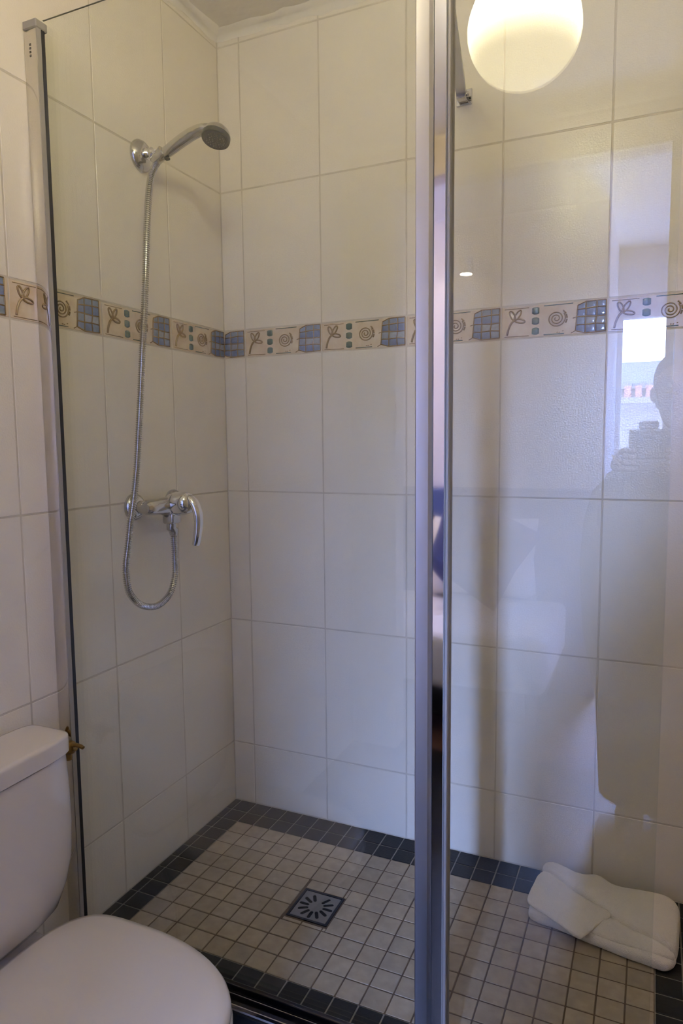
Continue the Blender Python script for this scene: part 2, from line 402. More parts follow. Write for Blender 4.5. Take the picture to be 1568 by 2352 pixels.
for i in range(len(ly) - 1):
    w = ly[i] - ly[i + 1] - 2 * G
    border(wall_left, (0, ly[i + 1] + G, zb), R(90), w=w, deco=(w > 0.24 and i < 6))

# ------------------------------------------------------------------ shower floor: mosaic on a raised tray
PX, PY = 0.0544, 0.0541
tray = tag(box('shower_floor', -0.0018, 1.40, -0.705, 0.0018, FLR, -0.0016, 'fgrout'), 'raised shower floor of beige mosaic tiles framed in black', 'floor', 'structure')
xl = [0.0, 0.0230] + [0.0774 + PX * k for k in range(0, 25)]
yl = [0.0, -0.0575] + [-0.112 - PY * k for k in range(0, 10)] + [-0.6545, -0.668]
box('grout_bed', xl[2] + 0.0002, xl[23] - 0.0002, yl[11] + 0.0002, yl[2] - 0.0002, -0.003, -0.0012, 'fgrout2', tray)
DR = (0.4095, 0.5205, -0.4245, -0.3100)                              # drain cut-out
g = 0.0016
def ftile(x0, x1, y0, y1, mat, nm):
    w, h = x1 - x0, y0 - y1
    if w < 0.006 or h < 0.006: return
    k = (round(w, 4), round(h, 4), nm)
    if k not in _cache:
        bm = bmesh.new(); add_box(bm, 0, w, 0, h, -0.006, 0, 0.0009); me = finish(bm, nm); me.materials.append(M[mat]); _cache[k] = me
    link(nm, _cache[k], None, tray, (x0, y1, random.uniform(-0.0003, 0.0003)))
for i in range(len(xl) - 1):
    for j in range(len(yl) - 1):
        x0, x1, y0, y1 = xl[i] + g, xl[i + 1] - g, yl[j] - g, yl[j + 1] + g
        white = (2 <= i < 2 + 21) and (2 <= j < 2 + 9)
        if i >= 24 and white is False and i > 25: continue
        if x1 > DR[0] and x0 < DR[1] and y1 < DR[3] and y0 > DR[2]:      # trimmed round the drain
            parts = []
            if x0 < DR[0] - 0.006: parts.append((x0, DR[0] - g, y0, y1))
            if x1 > DR[1] + 0.006: parts.append((DR[1] + g, x1, y0, y1))
            if y0 > DR[3] + 0.006: parts.append((max(x0, DR[0]), min(x1, DR[1]), y0, DR[3] + g))
            if y1 < DR[2] - 0.006: parts.append((max(x0, DR[0]), min(x1, DR[1]), DR[2] - g, y1))
            for q in parts: ftile(*q, 'stone', 'stone_tile')
            continue
        ftile(x0, x1, y0, y1, 'stone' if white else 'black', 'stone_tile' if white else 'black_tile')
# black riser tiles on the front of the tray
for k in range(8):
    box('riser_tile', 0.02 + k * 0.172, 0.188 + k * 0.172, -0.711, -0.7045, FLR + 0.002, -0.006, 'black', tray, 0.001)

# ------------------------------------------------------------------ floor drain
dr = tag(empty('floor_drain', (0.465, -0.367, 0)), 'square steel floor drain grate with radial slots', 'drain')
def drain():
    cx, cy = 0.465, -0.367; h = 0.0535
    bm = bmesh.new()
    for a, b, c, d in ((-h, h, h - .005, h), (-h, h, -h, -h + .005), (-h, -h + .005, -h + .005, h - .005), (h - .005, h, -h + .005, h - .005)):
        add_box(bm, a, b, c, d, -0.010, 0.0016)
    link('rim', finish(bm, 'rim'), 'darkmetal', dr)
    # plate with real slots: polygons between rings and slots
    bm = bmesh.new(); hp = h - 0.0065; N = 12
    def slot_poly(k):
        a = 2 * math.pi * k / N; ca, sa = math.cos(a), math.sin(a); w = 0.0042
        pts = []
        for q in range(5): t = math.pi / 2 + math.pi * q / 4; pts.append((0.0215 + w * math.cos(t) * 0.9, w * math.sin(t)))
        for q in range(5): t = -math.pi / 2 + math.pi * q / 4; pts.append((0.0405 + w * math.cos(t) * 0.9, w * math.sin(t)))
        return [(x * ca - y * sa, x * sa + y * ca) for x, y in pts]
    outer = [bm.verts.new((x, y, 0.0010)) for x, y in ((-hp, -hp), (hp, -hp), (hp, hp), (-hp, hp))]
    edges = [bm.edges.new((outer[i], outer[(i + 1) % 4])) for i in range(4)]
    for k in range(N):
        if k == 3: continue                                            # the plain gap beside the screw
        vs = [bm.verts.new((x, y, 0.0010)) for x, y in slot_poly(k)]
        edges += [bm.edges.new((vs[i], vs[(i + 1) % len(vs)])) for i in range(len(vs))]
    bmesh.ops.triangle_fill(bm, use_beauty=True, use_dissolve=False, edges=edges)
    for f in bm.faces:
        if f.normal.z < 0: f.normal_flip()
    ret = bmesh.ops.extrude_face_region(bm, geom=bm.faces[:])
    for v in [e for e in ret['geom'] if isinstance(e, bmesh.types.BMVert)]: v.co.z -= 0.0012
    link('grate', finish(bm, 'grate'), 'steel', dr)
    lathe('sump_shade', (0, 0, -0.0015), (0, 0, 1), [(0, 0.001), (0, 0.048), (0.0010, 0.048), (0.0010, 0.0)], 'hole_shade', dr)  # flat near-black disc painted as the shade below the slots
drain()

# ------------------------------------------------------------------ shower screen
GY = -0.670
scr = tag(empty('shower_screen', (0.45, GY, 0)), 'fixed clear glass shower panel in polished wall channel', 'shower screen')
def S(o): o.parent = scr; o.location = o.location - Vector((0.45, GY, 0)); return o
S(box('glass_pane', 0.028, 0.826, GY - 0.003, GY + 0.003, 0.022, 1.980, 'glass'))
S(box('top_edge', 0.030, 0.826, GY - 0.0016, GY + 0.0016, 1.9800, 1.9806, 'edge'))
S(box('wall_channel', 0.0004, 0.0345, -0.694, -0.672, 0.012, 1.958, 'polalu', None, 0.0015, 2, True))
S(box('channel_cap', 0.0004, 0.0375, -0.6965, -0.666, 1.956, 1.973, 'greyplastic', None, 0.002))
S(box('gasket', 0.0340, 0.0362, -0.6825, -0.6735, 0.012, 1.957, 'rubber'))
S(box('gasket_lip', 0.0340, 0.0358, -0.6935, -0.6825, 0.012, 1.957, 'greyplastic'))
for k, z in enumerate((1.925, 1.918, 1.911, 1.904)):
    S(box('engraving', 0.0150, 0.0195, -0.6944, -0.6938, z, z + 0.004, 'engrave'))
# convex satin upright on the free edge
def upright(name, x0, x1, yf, yb, sag, z0, z1, mat):
    pts = []
    n = 14
    for k in range(n + 1):
        t = k / n; pts.append((x0 + (x1 - x0) * t, yf + sag * (2 * t - 1) ** 2))
    pts += [(x1, yb), (x0, yb)]
    return extrude_xy(name, pts, z0, z1, mat, None, True, 35)
def satin_upright():
    pts = [(0.8216, -0.686), (0.8222, -0.6885), (0.8240, -0.6895), (0.8440, -0.6900), (0.8452, -0.6903), (0.8500, -0.6870), (0.8512, -0.6855), (0.8515, -0.655), (0.8216, -0.655)]
    return extrude_xy('upright', pts, 0.012, 1.985, 'alu', None, True, 25)
S(satin_upright())
S(box('bottom_rail', 0.0350, 0.8216, -0.6775, -0.6665, 0.0006, 0.022, 'darkmetal', None, 0.002, 2))
# threshold bar under both panels
thr = tag(empty('threshold_bar', (0.70, -0.69, 0)), 'ribbed aluminium threshold bar along the front of the shower floor', 'threshold')
def T(o): o.parent = thr; o.location = o.location - Vector((0.70, -0.69, 0)); return o
T(box('bar', 0.001, 1.40, -0.7035, -0.6785, -0.002, 0.004, 'darkmetal', None, 0.0015, 2))
T(box('ridge', 0.001, 1.40, -0.7055, -0.7030, -0.002, 0.0065, 'polalu', None, 0.0010, 2))
T(box('ridge', 0.001, 1.40, -0.6805, -0.6782, 0.002, 0.0055, 'polalu', None, 0.0008, 2))

# stabiliser arm
arm = tag(empty('support_arm', (0.725, -0.001, 1.977)), 'slim metal support arm from shower screen to bracket on back wall', 'support arm')
def A(o): o.parent = arm; o.location = o.location - Vector((0.725, -0.001, 1.977)); return o
A(box('wall_plate', 0.7060, 0.7455, -0.0060, -0.0003, 1.9585, 1.9960, 'chrome', None, 0.0012))
A(box('clamp', 0.7120, 0.7360, -0.0330, -0.0055, 1.9640, 1.9880, 'chrome2', None, 0.003, 2))
A(lathe('screw', (0.7360, -0.018, 1.977), (1, 0, 0), [(0, 0.006), (0.006, 0.006), (0.007, 0.004), (0.007, 0)], 'chrome', None, 16))
def armbar():
    a, b = Vector((0.724, -0.028, 1.979)), Vector((0.838, -0.655, 1.984)); d = (b - a).normalized(); s = d.cross(Vector((0, 0, 1))).normalized(); u = s.cross(d)
    rings = [[p + s * sx * 0.0120 + u * uz * 0.006 for sx, uz in ((-1, -1), (1, -1), (1, 1), (-1, 1))] for p in (a, b)]
    return loft('bar', rings, 'alu', None, True, False)
A(armbar())

# pivoting door panel
door = tag(empty('shower_door', (0.87, GY, 0)), 'clear glass shower door beside the satin metal upright', 'shower door')
def Dn(o): o.parent = door; o.location = o.location - Vector((0.87, GY, 0)); return o
Dn(upright('polished_stile', 0.8545, 0.8726, -0.693, -0.657, 0.00003, 0.014, 1.985, 'chrome'))
Dn(box('dark_seam', 0.8515, 0.8545, -0.682, -0.660, 0.012, 1.983, 'rubber'))
Dn(box('seal', 0.8726, 0.8775, -0.684, -0.657, 0.014, 1.982, 'greyplastic', None, 0.001))
Dn(box('glass_pane', 0.8775, 1.2040, GY - 0.003, GY + 0.003, 0.016, 1.980, 'glass'))
Dn(box('edge_seal', 1.2036, 1.2052, GY - 0.0032, GY + 0.0032, 0.016, 1.980, 'pane'))

# ------------------------------------------------------------------ hand shower
def hand_shower():
    O = Vector((0, -0.350, 1.838)); t = tag(empty('hand_shower', O), 'chrome hand shower resting in its round wall holder', 'hand shower')
    def P(o): o.parent = t; o.location = -O; return o
    P(lathe('wall_flange', (0.0003, -0.350, 1.838), (1, 0, 0.0), [(0, 0.0385), (0.004, 0.0385), (0.009, 0.036), (0.015, 0.029), (0.019, 0.020), (0.020, 0.0)], 'chrome2'))
    P(lathe('swivel', (0.018, -0.350, 1.840), (1, 0.0, 0.02), [(0, 0.013), (0.006, 0.0145), (0.011, 0.010), (0.014, 0.0125), (0.020, 0.0125), (0.024, 0.008), (0.030, 0.007)], 'chrome'))
    ax = Vector((0.62, 0.0, 0.35)).normalized()
    P(lathe('holder', Vector((0.0525, -0.348, 1.827)) - ax * 0.016, ax, [(0, 0.0125), (0.003, 0.0145), (0.030, 0.0155), (0.036, 0.0165), (0.038, 0.013)], 'chrome2', None, 24))
    P(box('release_button', 0.074, 0.086, -0.353, -0.343, 1.8165, 1.8225, 'darkplastic', None, 0.0015))
    hp = catmull([(0.052, -0.347, 1.826), (0.082, -0.346, 1.838), (0.120, -0.345, 1.8545), (0.158, -0.345, 1.8665), (0.188, -0.343, 1.8700), (0.210, -0.339, 1.8655)], 6)
    n = len(hp); rad = []
    for k in range(n):
        s = k / (n - 1); rad.append((0.0118 + 0.0030 * math.sin(min(1, s * 1.15) * math.pi) + 0.006 * max(0, s - 0.6) / 0.4, 0.0118 + 0.0028 * math.sin(min(1, s * 1.1) * math.pi) + 0.0005 * s))
    P(tube('handle', hp, rad, 'chrome2', None, 20))
    hx = Vector((0.2182, -0.345, 1.8398)); nrm = Vector((-0.03, -0.344, -0.939)).normalized()
    P(lathe('head', hx - nrm * 0.034, nrm, [(-0.006, 0.0), (-0.004, 0.010), (0.002, 0.020), (0.010, 0.0285), (0.019, 0.0328), (0.026, 0.0334), (0.027, 0.031)], 'chrome2', None, 40))
    fp = P(lathe('spray_face', hx - nrm * 0.0085, nrm, [(-0.002, 0.0336), (0.005, 0.0338), (0.0085, 0.0328), (0.0075, 0.027), (0.0095, 0.0255), (0.0095, 0.0)], 'darkplastic', None, 40))
    u = nrm.cross(Vector((0, 0, 1))).normalized(); v = nrm.cross(u); bm = bmesh.new()
    for rr, nn in ((0.007, 6), (0.014, 12), (0.021, 18)):
        for k in range(nn):
            a = 2 * math.pi * k / nn; p = hx + nrm * 0.0008 + (u * math.cos(a) + v * math.sin(a)) * rr
            add_tube(bm, [p, p + nrm * 0.0022], [0.0014, 0.0009], 6)
    o = link('nozzles', finish(bm, 'nozzles', True), 'greyplastic', fp); o['kind'] = 'stuff'
hand_shower()

# ------------------------------------------------------------------ hose
def hose():
    yz = [(-0.3723, 1.8063), (-0.3933, 1.7751), (-0.4065, 1.736), (-0.4184, 1.6629), (-0.4289, 1.5604), (-0.4393, 1.4579), (-0.4529, 1.3549), (-0.4648, 1.2523), (-0.4783, 1.1497), (-0.4897, 1.0679), (-0.5057, 0.9908), (-0.5169, 0.9518), (-0.5231, 0.9217), (-0.5332, 0.8759), (-0.5394, 0.845), (-0.5383, 0.8133), (-0.5298, 0.7802), (-0.5012, 0.75), (-0.4626, 0.7329), (-0.4232, 0.7308), (-0.3826, 0.7501), (-0.3611, 0.7889), (-0.3574, 0.8235), (-0.3595, 0.9015)]
    # the fitted curve lies on x = 0.07; slide the ends along the sight line to meet their fittings
    cm = Vector((1.18112, -1.78932, 1.12751)); pts = []
    for i, (y, z) in enumerate(yz):
        p = Vector((0.07, y, z)); xt = 0.07
        if i < 4: xt = (0.046, 0.052, 0.060, 0.066)[i]
        if i > 19: xt = (0.066, 0.062, 0.059, 0.057)[i - 20]
        d = p - cm; pts.append(cm + d * ((xt - cm.x) / d.x))
    pts = [Vector((0.0440, -0.348, 1.8215))] + pts
    path = catmull(pts, 10)
    # resample to equal steps, one ring of corrugation every 3.2 mm
    L = [0.0]
    for a, b in zip(path, path[1:]): L.append(L[-1] + (b - a).length)
    step = 0.0013; n = int(L[-1] / step); out = []; j = 0
    for k in range(n + 1):
        s = k * step
        while j < len(L) - 2 and L[j + 1] < s: j += 1
        t = (s - L[j]) / max(1e-9, L[j + 1] - L[j]); out.append(path[j].lerp(path[j + 1], t))
    rad = [0.0084 if k % 4 in (0, 1) else 0.0060 for k in range(n + 1)]
    h = tube('shower_hose', out, rad, 'chrome2', None, 14)
    tag(h, 'corrugated chrome shower hose hanging in a loop below the mixer', 'hose')
    return out[-1]
hose_end = hose()

# ------------------------------------------------------------------ mixer tap
def mixer():
    O = Vector((0, -0.3475, 0.975)); t = tag(empty('shower_mixer', O), 'chrome single-lever shower mixer tap on the tiled wall', 'mixer tap')
    def P(o): o.parent = t; o.location = -O; return o
    for y in (-0.4250, -0.2700):
        P(lathe('wall_flange', (0.0003, y, 0.973), (1, 0, 0), [(0, 0.034), (0.004, 0.0345), (0.010, 0.032), (0.017, 0.025), (0.022, 0.0175), (0.022, 0.0)], 'chrome2'))
        P(lathe('union_nut', (0.018, y, 0.973), (1, 0, 0), [(0, 0.0135), (0.004, 0.0165), (0.020, 0.0165), (0.024, 0.0135)], 'chrome2', None, 6 if False else 24))
    # tapered body along y, fat in the middle
    bp = [(0.050, -0.4420, 0.972), (0.050, -0.436, 0.972), (0.052, -0.41, 0.972), (0.0545, -0.38, 0.972), (0.056, -0.3475, 0.972), (0.0545, -0.315, 0.972), (0.052, -0.285, 0.972), (0.050, -0.259, 0.972), (0.050, -0.253, 0.972)]
    P(tube('body', bp, [0.013, 0.0165, 0.0190, 0.0225, 0.0245, 0.0225, 0.0190, 0.0165, 0.013], 'chrome2', None, 28))
    ax = Vector((1, 0, 0.12)).normalized(); c0 = Vector((0.058, -0.3475, 0.974))
    P(lathe('cartridge_collar', c0, ax, [(0, 0.0280), (0.013, 0.0300), (0.0145, 0.0275), (0.0150, 0.0)], 'chrome', None, 36))
    P(lathe('seam_ring', c0 + ax * 0.013, ax, [(0, 0.0262), (0.0035, 0.0262)], 'rubber', None, 36))
    lv = P(lathe('lever_cap', c0 + ax * 0.0165, ax, [(0, 0.0280), (0.002, 0.0305), (0.020, 0.0305), (0.034, 0.0280), (0.043, 0.0220), (0.048, 0.0120), (0.049, 0.0)], 'chrome', None, 36))
    lp = catmull([(0.090, -0.3475, 0.990), (0.114, -0.3475, 0.990), (0.130, -0.3475, 0.975), (0.1395, -0.3475, 0.947), (0.1380, -0.3475, 0.912), (0.1320, -0.3475, 0.884), (0.1285, -0.3475, 0.872)], 6)
    n = len(lp); P(tube('lever', lp, [(0.0170 - 0.0050 * k / (n - 1), 0.0120 - 0.0035 * k / (n - 1)) if k < n - 1 else (0.009, 0.005) for k in range(n)], 'chrome', None, 18))
    e = hose_end
    P(box('outlet_block', 0.040, 0.074, -0.3665, -0.3285, 0.925, 0.954, 'chrome2', None, 0.006, 3, True))
    P(tube('outlet_nut', [(e.x, e.y, e.z - 0.004), (e.x, e.y, e.z - 0.001), (e.x, e.y, e.z + 0.010), (0.057, -0.352, 0.914), (0.057, -0.3505, 0.926)], [0.0095, 0.0105, 0.0120, 0.0125, 0.0125], 'chrome2', None, 20))
mixer()

# ------------------------------------------------------------------ toilet
def toilet():
    cy = -0.962; O = Vector((0.30, cy, FLR)); t = tag(empty('toilet', O), 'white ceramic toilet with closed lid beside the shower screen', 'toilet')
    def P(o): o.parent = t; o.location = -O; return o
    def rr(x0, x1, hy, z, p=4.5, n=48, bulge=0.0):
        """superellipse ring, flat at the back, bulged at the front"""
        out = []; cx = (x0 + x1) / 2; hx = (x1 - x0) / 2
        for k in range(n):
            a = 2 * math.pi * k / n; c, s = math.cos(a), math.sin(a)
            x = math.copysign(abs(c) ** (2 / p), c); y = math.copysign(abs(s) ** (2 / p), s)
            xx = cx + hx * x + (bulge * (1 - y * y) if x > 0 else 0)
            out.append(Vector((xx, cy + hy * y, z)))
        return out
    P(loft('cistern', [rr(0.030, 0.075, 0.100, 0.158, 3), rr(0.020, 0.100, 0.135, 0.170, 3.5), rr(0.014, 0.120, 0.158, 0.20, 4, bulge=.006), rr(0.012, 0.130, 0.172, 0.245, 4.5, bulge=.008), rr(0.012, 0.136, 0.181, 0.30, 5, bulge=.01), rr(0.012, 0.138, 0.184, 0.37, 5, bulge=.01), rr(0.012, 0.135, 0.182, 0.46, 5.5, bulge=.01), rr(0.012, 0.132, 0.178, 0.5135, 6, bulge=.009)], 'ceramic'))
    P(loft('cistern_lid', [rr(0.010, 0.134, 0.179, 0.5150, 7, bulge=.008), rr(0.009, 0.1365, 0.1815, 0.5175, 7, bulge=.008), rr(0.009, 0.1365, 0.1815, 0.5475, 7, bulge=.008), rr(0.010, 0.1355, 0.1805, 0.5510, 7, bulge=.008), rr(0.013, 0.1325, 0.1775, 0.5535, 7, bulge=.008), rr(0.020, 0.126, 0.171, 0.5545, 7, bulge=.007)], 'ceramic'))
    P(lathe('flush_button', (0.075, cy, 0.5540), (0, 0, 1), [(0, 0.021), (0.003, 0.021), (0.004, 0.018), (0.004, 0)], 'chrome'))
    def egg(x0, x1, hy, z, n=64, p=2.35):
        out = []; xm = x0 + (x1 - x0) * 0.40
        for k in range(n):
            a = 2 * math.pi * k / n; c, s = math.cos(a), math.sin(a)
            if c >= 0: x = xm + (x1 - xm) * abs(c) ** (2 / 2.25); y = math.copysign(abs(s) ** (2 / 2.25), s)
            else: x = xm - (xm - x0) * abs(c) ** (2 / 4.6); y = math.copysign(abs(s) ** (2 / 2.9), s) * (1 - 0.05 * c * c)
            out.append(Vector((x, cy + hy * y, z)))
        return out
    X0, X1, H = 0.138, 0.584, 0.174
    P(loft('lid', [egg(X0 + .010, X1 - .010, H - .010, 0.168), egg(X0, X1, H, 0.171), egg(X0 - .001, X1 + .001, H + .001, 0.180), egg(X0, X1 - .001, H, 0.188), egg(X0 + .004, X1 - .006, H - .005, 0.1945), egg(X0 + .014, X1 - .020, H - .018, 0.1985), egg(X0 + .05, X1 - .07, H - .06, 0.2015), egg(X0 + .12, X1 - .16, H - .12, 0.2025)], 'seatplastic', None, True, True, 80))
    P(loft('seat', [egg(X0 + .020, X1 - .004, H - .004, 0.146), egg(X0 + .012, X1 + .002, H + .002, 0.150), egg(X0 + .012, X1 + .002, H + .002, 0.160), egg(X0 + .018, X1 - .003, H - .003, 0.1665)], 'seatplastic', None, True, True, 50))
    P(loft('bowl', [egg(0.10, 0.40, 0.105, FLR), egg(0.10, 0.39, 0.100, FLR + .02), egg(0.10, 0.40, 0.098, FLR + .10), egg(0.10, 0.46, 0.120, FLR + .20), egg(0.09, 0.54, 0.158, FLR + .29), egg(0.09, 0.572, 0.172, FLR + .33), egg(0.09, 0.575, 0.173, 0.143)], 'ceramic', None, True, True, 60))
    P(box('deck', 0.014, 0.17, cy - 0.115, cy + 0.115, 0.02, 0.157, 'ceramic', None, 0.012, 3, True))
    for s in (-1, 1):
        P(lathe('hinge', (0.155, cy + s * 0.075 - 0.018, 0.170), (0, 1, 0), [(0, 0.0), (0, 0.010), (0.036, 0.010), (0.036, 0)], 'seatplastic', None, 16))
toilet()
def valve():
    O = Vector((0.012, -0.718, 0.485)); t = tag(empty('stop_valve', O), 'small old brass stop valve between cistern and wall channel', 'valve')
    def P(o): o.parent = t; o.location = -O; return o
    y = -0.718
    P(lathe('stub', (0.0003, y, 0.482), (1, 0, 0), [(0, 0.012), (0.006, 0.012), (0.007, 0.007), (0.045, 0.007)], 'brass', None, 16))
    P(lathe('body', (0.040, y, 0.478), (1, 0.05, 0.10), [(0, 0.007), (0.002, 0.0140), (0.014, 0.0155), (0.022, 0.0130), (0.025, 0.008), (0.030, 0.007)], 'brass', None, 16))
    P(lathe('pipe', (0.050, y, 0.452), (0, 0, 1), [(0, 0.0075), (0.02, 0.0085)], 'brass', None, 12))
    P(tube('handle', [(0.062, y, 0.4850), (0.072, y, 0.4885), (0.084, y, 0.4880), (0.093, y, 0.4855)], [(0.0075, 0.006), (0.005, 0.0042), (0.0052, 0.0042), (0.0045, 0.0035)], 'brass', None, 10))
valve()

# ------------------------------------------------------------------ towel
def towel():
    O = Vector((1.10, -0.16, 0)); t = tag(empty('folded_towel', O), 'white folded bath towel lying on the shower floor', 'towel')
    rnd = random.Random(4)
    def smooth_outline(pts, n=6):
        P = [Vector((x, y, 0)) for x, y in pts]; m = len(P); out = []
        for i in range(m):
            a, b, c, d = P[i - 1], P[i], P[(i + 1) % m], P[(i + 2) % m]
            for k in range(n):
                s = k / n; q = 0.5 * ((2 * b) + (c - a) * s + (2 * a - 5 * b + 4 * c - d) * s * s + (3 * b - a - 3 * c + d) * s ** 3)
                out.append(q)
        return out
    def slab(name, pts, zb, zt, r=0.010, n=5, dome=0.004):
        ol = smooth_outline(pts, n); c = sum(ol, Vector()) / len(ol)
        zbf = zb if callable(zb) else (lambda x, y: zb); ztf = zt if callable(zt) else (lambda x, y: zt)
        def ring(ins, f, dz=0.0):
            out = []
            for p in ol:
                d = (c - p); L = d.length; q = p + d * min(0.98, ins / L)
                out.append(Vector((q.x, q.y, (zbf(q.x, q.y) * (1 - f) + ztf(q.x, q.y) * f) + dz)))
            return out
        rings = [ring(r, 0), ring(r * .3, .10), ring(0, .35), ring(0, .62), ring(r * .28, .85), ring(r * .9, .98), ring(r * 2.0, 1.0, dome * .4), ring(0.03, 1.0, dome * .7), ring(0.045, 1.0, dome * .9), ring(0.06, 1.0, dome)]
        for rg in rings:
            for p in rg: p += Vector((rnd.uniform(-1, 1), rnd.uniform(-1, 1), rnd.uniform(-.4, .4) if p.z > 0.004 else 0)) * 0.0007
        o = loft(name, rings, 'towel', t, True, True, 180); o.location = -O
        md = o.modifiers.new('sub', 'SUBSURF'); md.levels = 1; md.render_levels = 1
        return o
    z_roll = 0.0008
    slab('lower_fold', [(0.945, -0.195), (0.962, -0.090), (1.02, -0.085), (1.10, -0.115), (1.18, -0.15), (1.246, -0.19), (1.262, -0.235), (1.243, -0.2655), (1.205, -0.262), (1.165, -0.258), (1.085, -0.243), (1.010, -0.222), (0.965, -0.2165)], z_roll, lambda x, y: 0.026, 0.011)
    slab('middle_fold', [(0.965, -0.120), (1.05, -0.135), (1.12, -0.165), (1.19, -0.20), (1.247, -0.222), (1.252, -0.249), (1.165, -0.2475), (1.085, -0.232), (1.00, -0.202)], 0.016, 0.033, 0.007)
    slab('upper_fold', [(0.9555, -0.032), (0.972, -0.018), (1.01, -0.036), (1.05, -0.038), (1.087, -0.026), (1.13, -0.051), (1.207, -0.050), (1.252, -0.052), (1.271, -0.075), (1.272, -0.12), (1.266, -0.215), (1.255, -0.237), (1.235, -0.224), (1.175, -0.196), (1.125, -0.164), (1.085, -0.134), (1.038, -0.107), (0.985, -0.068), (0.960, -0.055)], z_roll, lambda x, y: 0.044, 0.008, dome=0.005)
    # flap tucked under the upper fold
    slab('flap', [(0.952, -0.075), (0.975, -0.060), (1.04, -0.112), (1.085, -0.138), (1.127, -0.163), (1.105, -0.210), (1.073, -0.268), (1.062, -0.272), (1.040, -0.258), (0.99, -0.222), (0.950, -0.200), (0.940, -0.180), (0.944, -0.130)], lambda x, y: 0.0285 + (0.002 if x > 1.0 else 0.0), lambda x, y: 0.0385, 0.004, dome=0.002)
towel()

# ------------------------------------------------------------------ ceiling lamp (seen as its reflection in the door glass)
def lamp():
    O = Vector((0.882, -1.265, ZC)); t = tag(empty('ceiling_lamp', O), 'opal glass globe lamp on the bathroom ceiling', 'lamp')
    r, rv = 0.1270, 0.121; zc = 2.062 - ZC
    prof = [(zc - rv * math.cos(math.pi * k / 28), r * math.sin(math.pi * k / 28)) for k in range(0, 26)]
    prof[0] = (zc - rv, 0.0)
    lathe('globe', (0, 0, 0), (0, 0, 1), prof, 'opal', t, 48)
    lathe('base', (0, 0, -0.0005), (0, 0, -1), [(0, 0.07), (0.016, 0.068), (0.022, 0.03), (0.09, 0.03), (0.095, 0.05), (0.128, 0.05), (0.128, 0)], 'whitepaint', t)
lamp()

# ------------------------------------------------------------------ bedroom behind the doorway (reflected in glass and chrome)
BX0, BX1, BY1, QX, QY = -1.6, 2.6, -4.3, 0.955, -3.3
tag(box('bedroom_floor', BX0, BX1, BY1, YF - 0.1, FLR - 0.1, FLR, 'wood'), 'brown wooden floor of the bedroom', 'floor', 'structure')
tag(box('bedroom_ceiling', BX0 - .1, BX1 + .1, BY1 - .1, YF - 0.1, ZC, ZC + 0.1, 'whitepaint'), 'white ceiling of the bedroom', 'ceiling', 'structure')
tag(box('wall_bed', BX0, QX, BY1, QY, FLR, ZC, 'lilac'), 'pale lilac wall behind the bed', 'wall', 'structure')
def wall_with_hole(name, ax, pos, th, u0, u1, h, label):
    bm = bmesh.new(); hu0, hu1, hz0, hz1 = h
    for a, b, c, d in ((u0, hu0, FLR, ZC), (hu1, u1, FLR, ZC), (hu0, hu1, FLR, hz0), (hu0, hu1, hz1, ZC)):
        if ax == 'y': add_box(bm, a, b, pos - th, pos, c, d)
        else: add_box(bm, pos - th, pos, a, b, c, d)
    return tag(link(name, finish(bm, name), 'lilac'), label, 'wall', 'structure')
W1 = (0.965, 1.270, 0.30, 1.90)
wall_with_hole('wall_window', 'y', BY1, 0.1, QX, BX1 + .1, W1, 'pale lilac bedroom wall with the tall narrow window')
tag(box('wall_side', BX0 - 0.1, BX0, BY1, YF - 0.1, FLR, ZC, 'lilac'), 'pale lilac bedroom wall at the head of the bed', 'wall', 'structure')
tag(box('wall_end', BX1, BX1 + 0.1, BY1, YF - 0.1, FLR, ZC, 'lilac'), 'plain pale lilac bedroom wall', 'wall', 'structure')
tag(box('wall_partition', BX0 - .1, -0.1, YF - 0.1, YF, FLR, ZC, 'lilac'), 'pale lilac wall beside the bathroom doorway', 'wall', 'structure')
tag(box('wall_partition', XR + .1, BX1 + .1, YF - 0.1, YF, FLR, ZC, 'lilac'), 'pale lilac wall beyond the bathroom doorway', 'wall', 'structure')
def window(n, ax, pos, h, label):
    a, b, z0, z1 = h; O = Vector(((a + b) / 2, pos - .05, z0)) if ax == 'y' else Vector((pos - .05, (a + b) / 2, z0))
    t = tag(empty('window_%d' % n, O), label, 'window', 'structure')
    def bxx(name, u0, u1, v0, v1, d0, d1, m):
        o = box(name, u0, u1, pos + d0, pos + d1, v0, v1, m) if ax == 'y' else box(name, pos + d0, pos + d1, u0, u1, v0, v1, m)
        o.parent = t; o.location = -O
    w = 0.02
    bxx('frame', a, a + w, z0, z1, -.08, -.02, 'whitepaint'); bxx('frame', b - w, b, z0, z1, -.08, -.02, 'whitepaint')
    bxx('frame', a + w, b - w, z0, z0 + w, -.08, -.02, 'whitepaint'); bxx('frame', a + w, b - w, z1 - w, z1, -.08, -.02, 'whitepaint')
    bxx('pane', a + w, b - w, z0 + w, z1 - w, -.053, -.047, 'pane')
window(1, 'y', BY1, W1, 'tall narrow bedroom window behind the photographer')
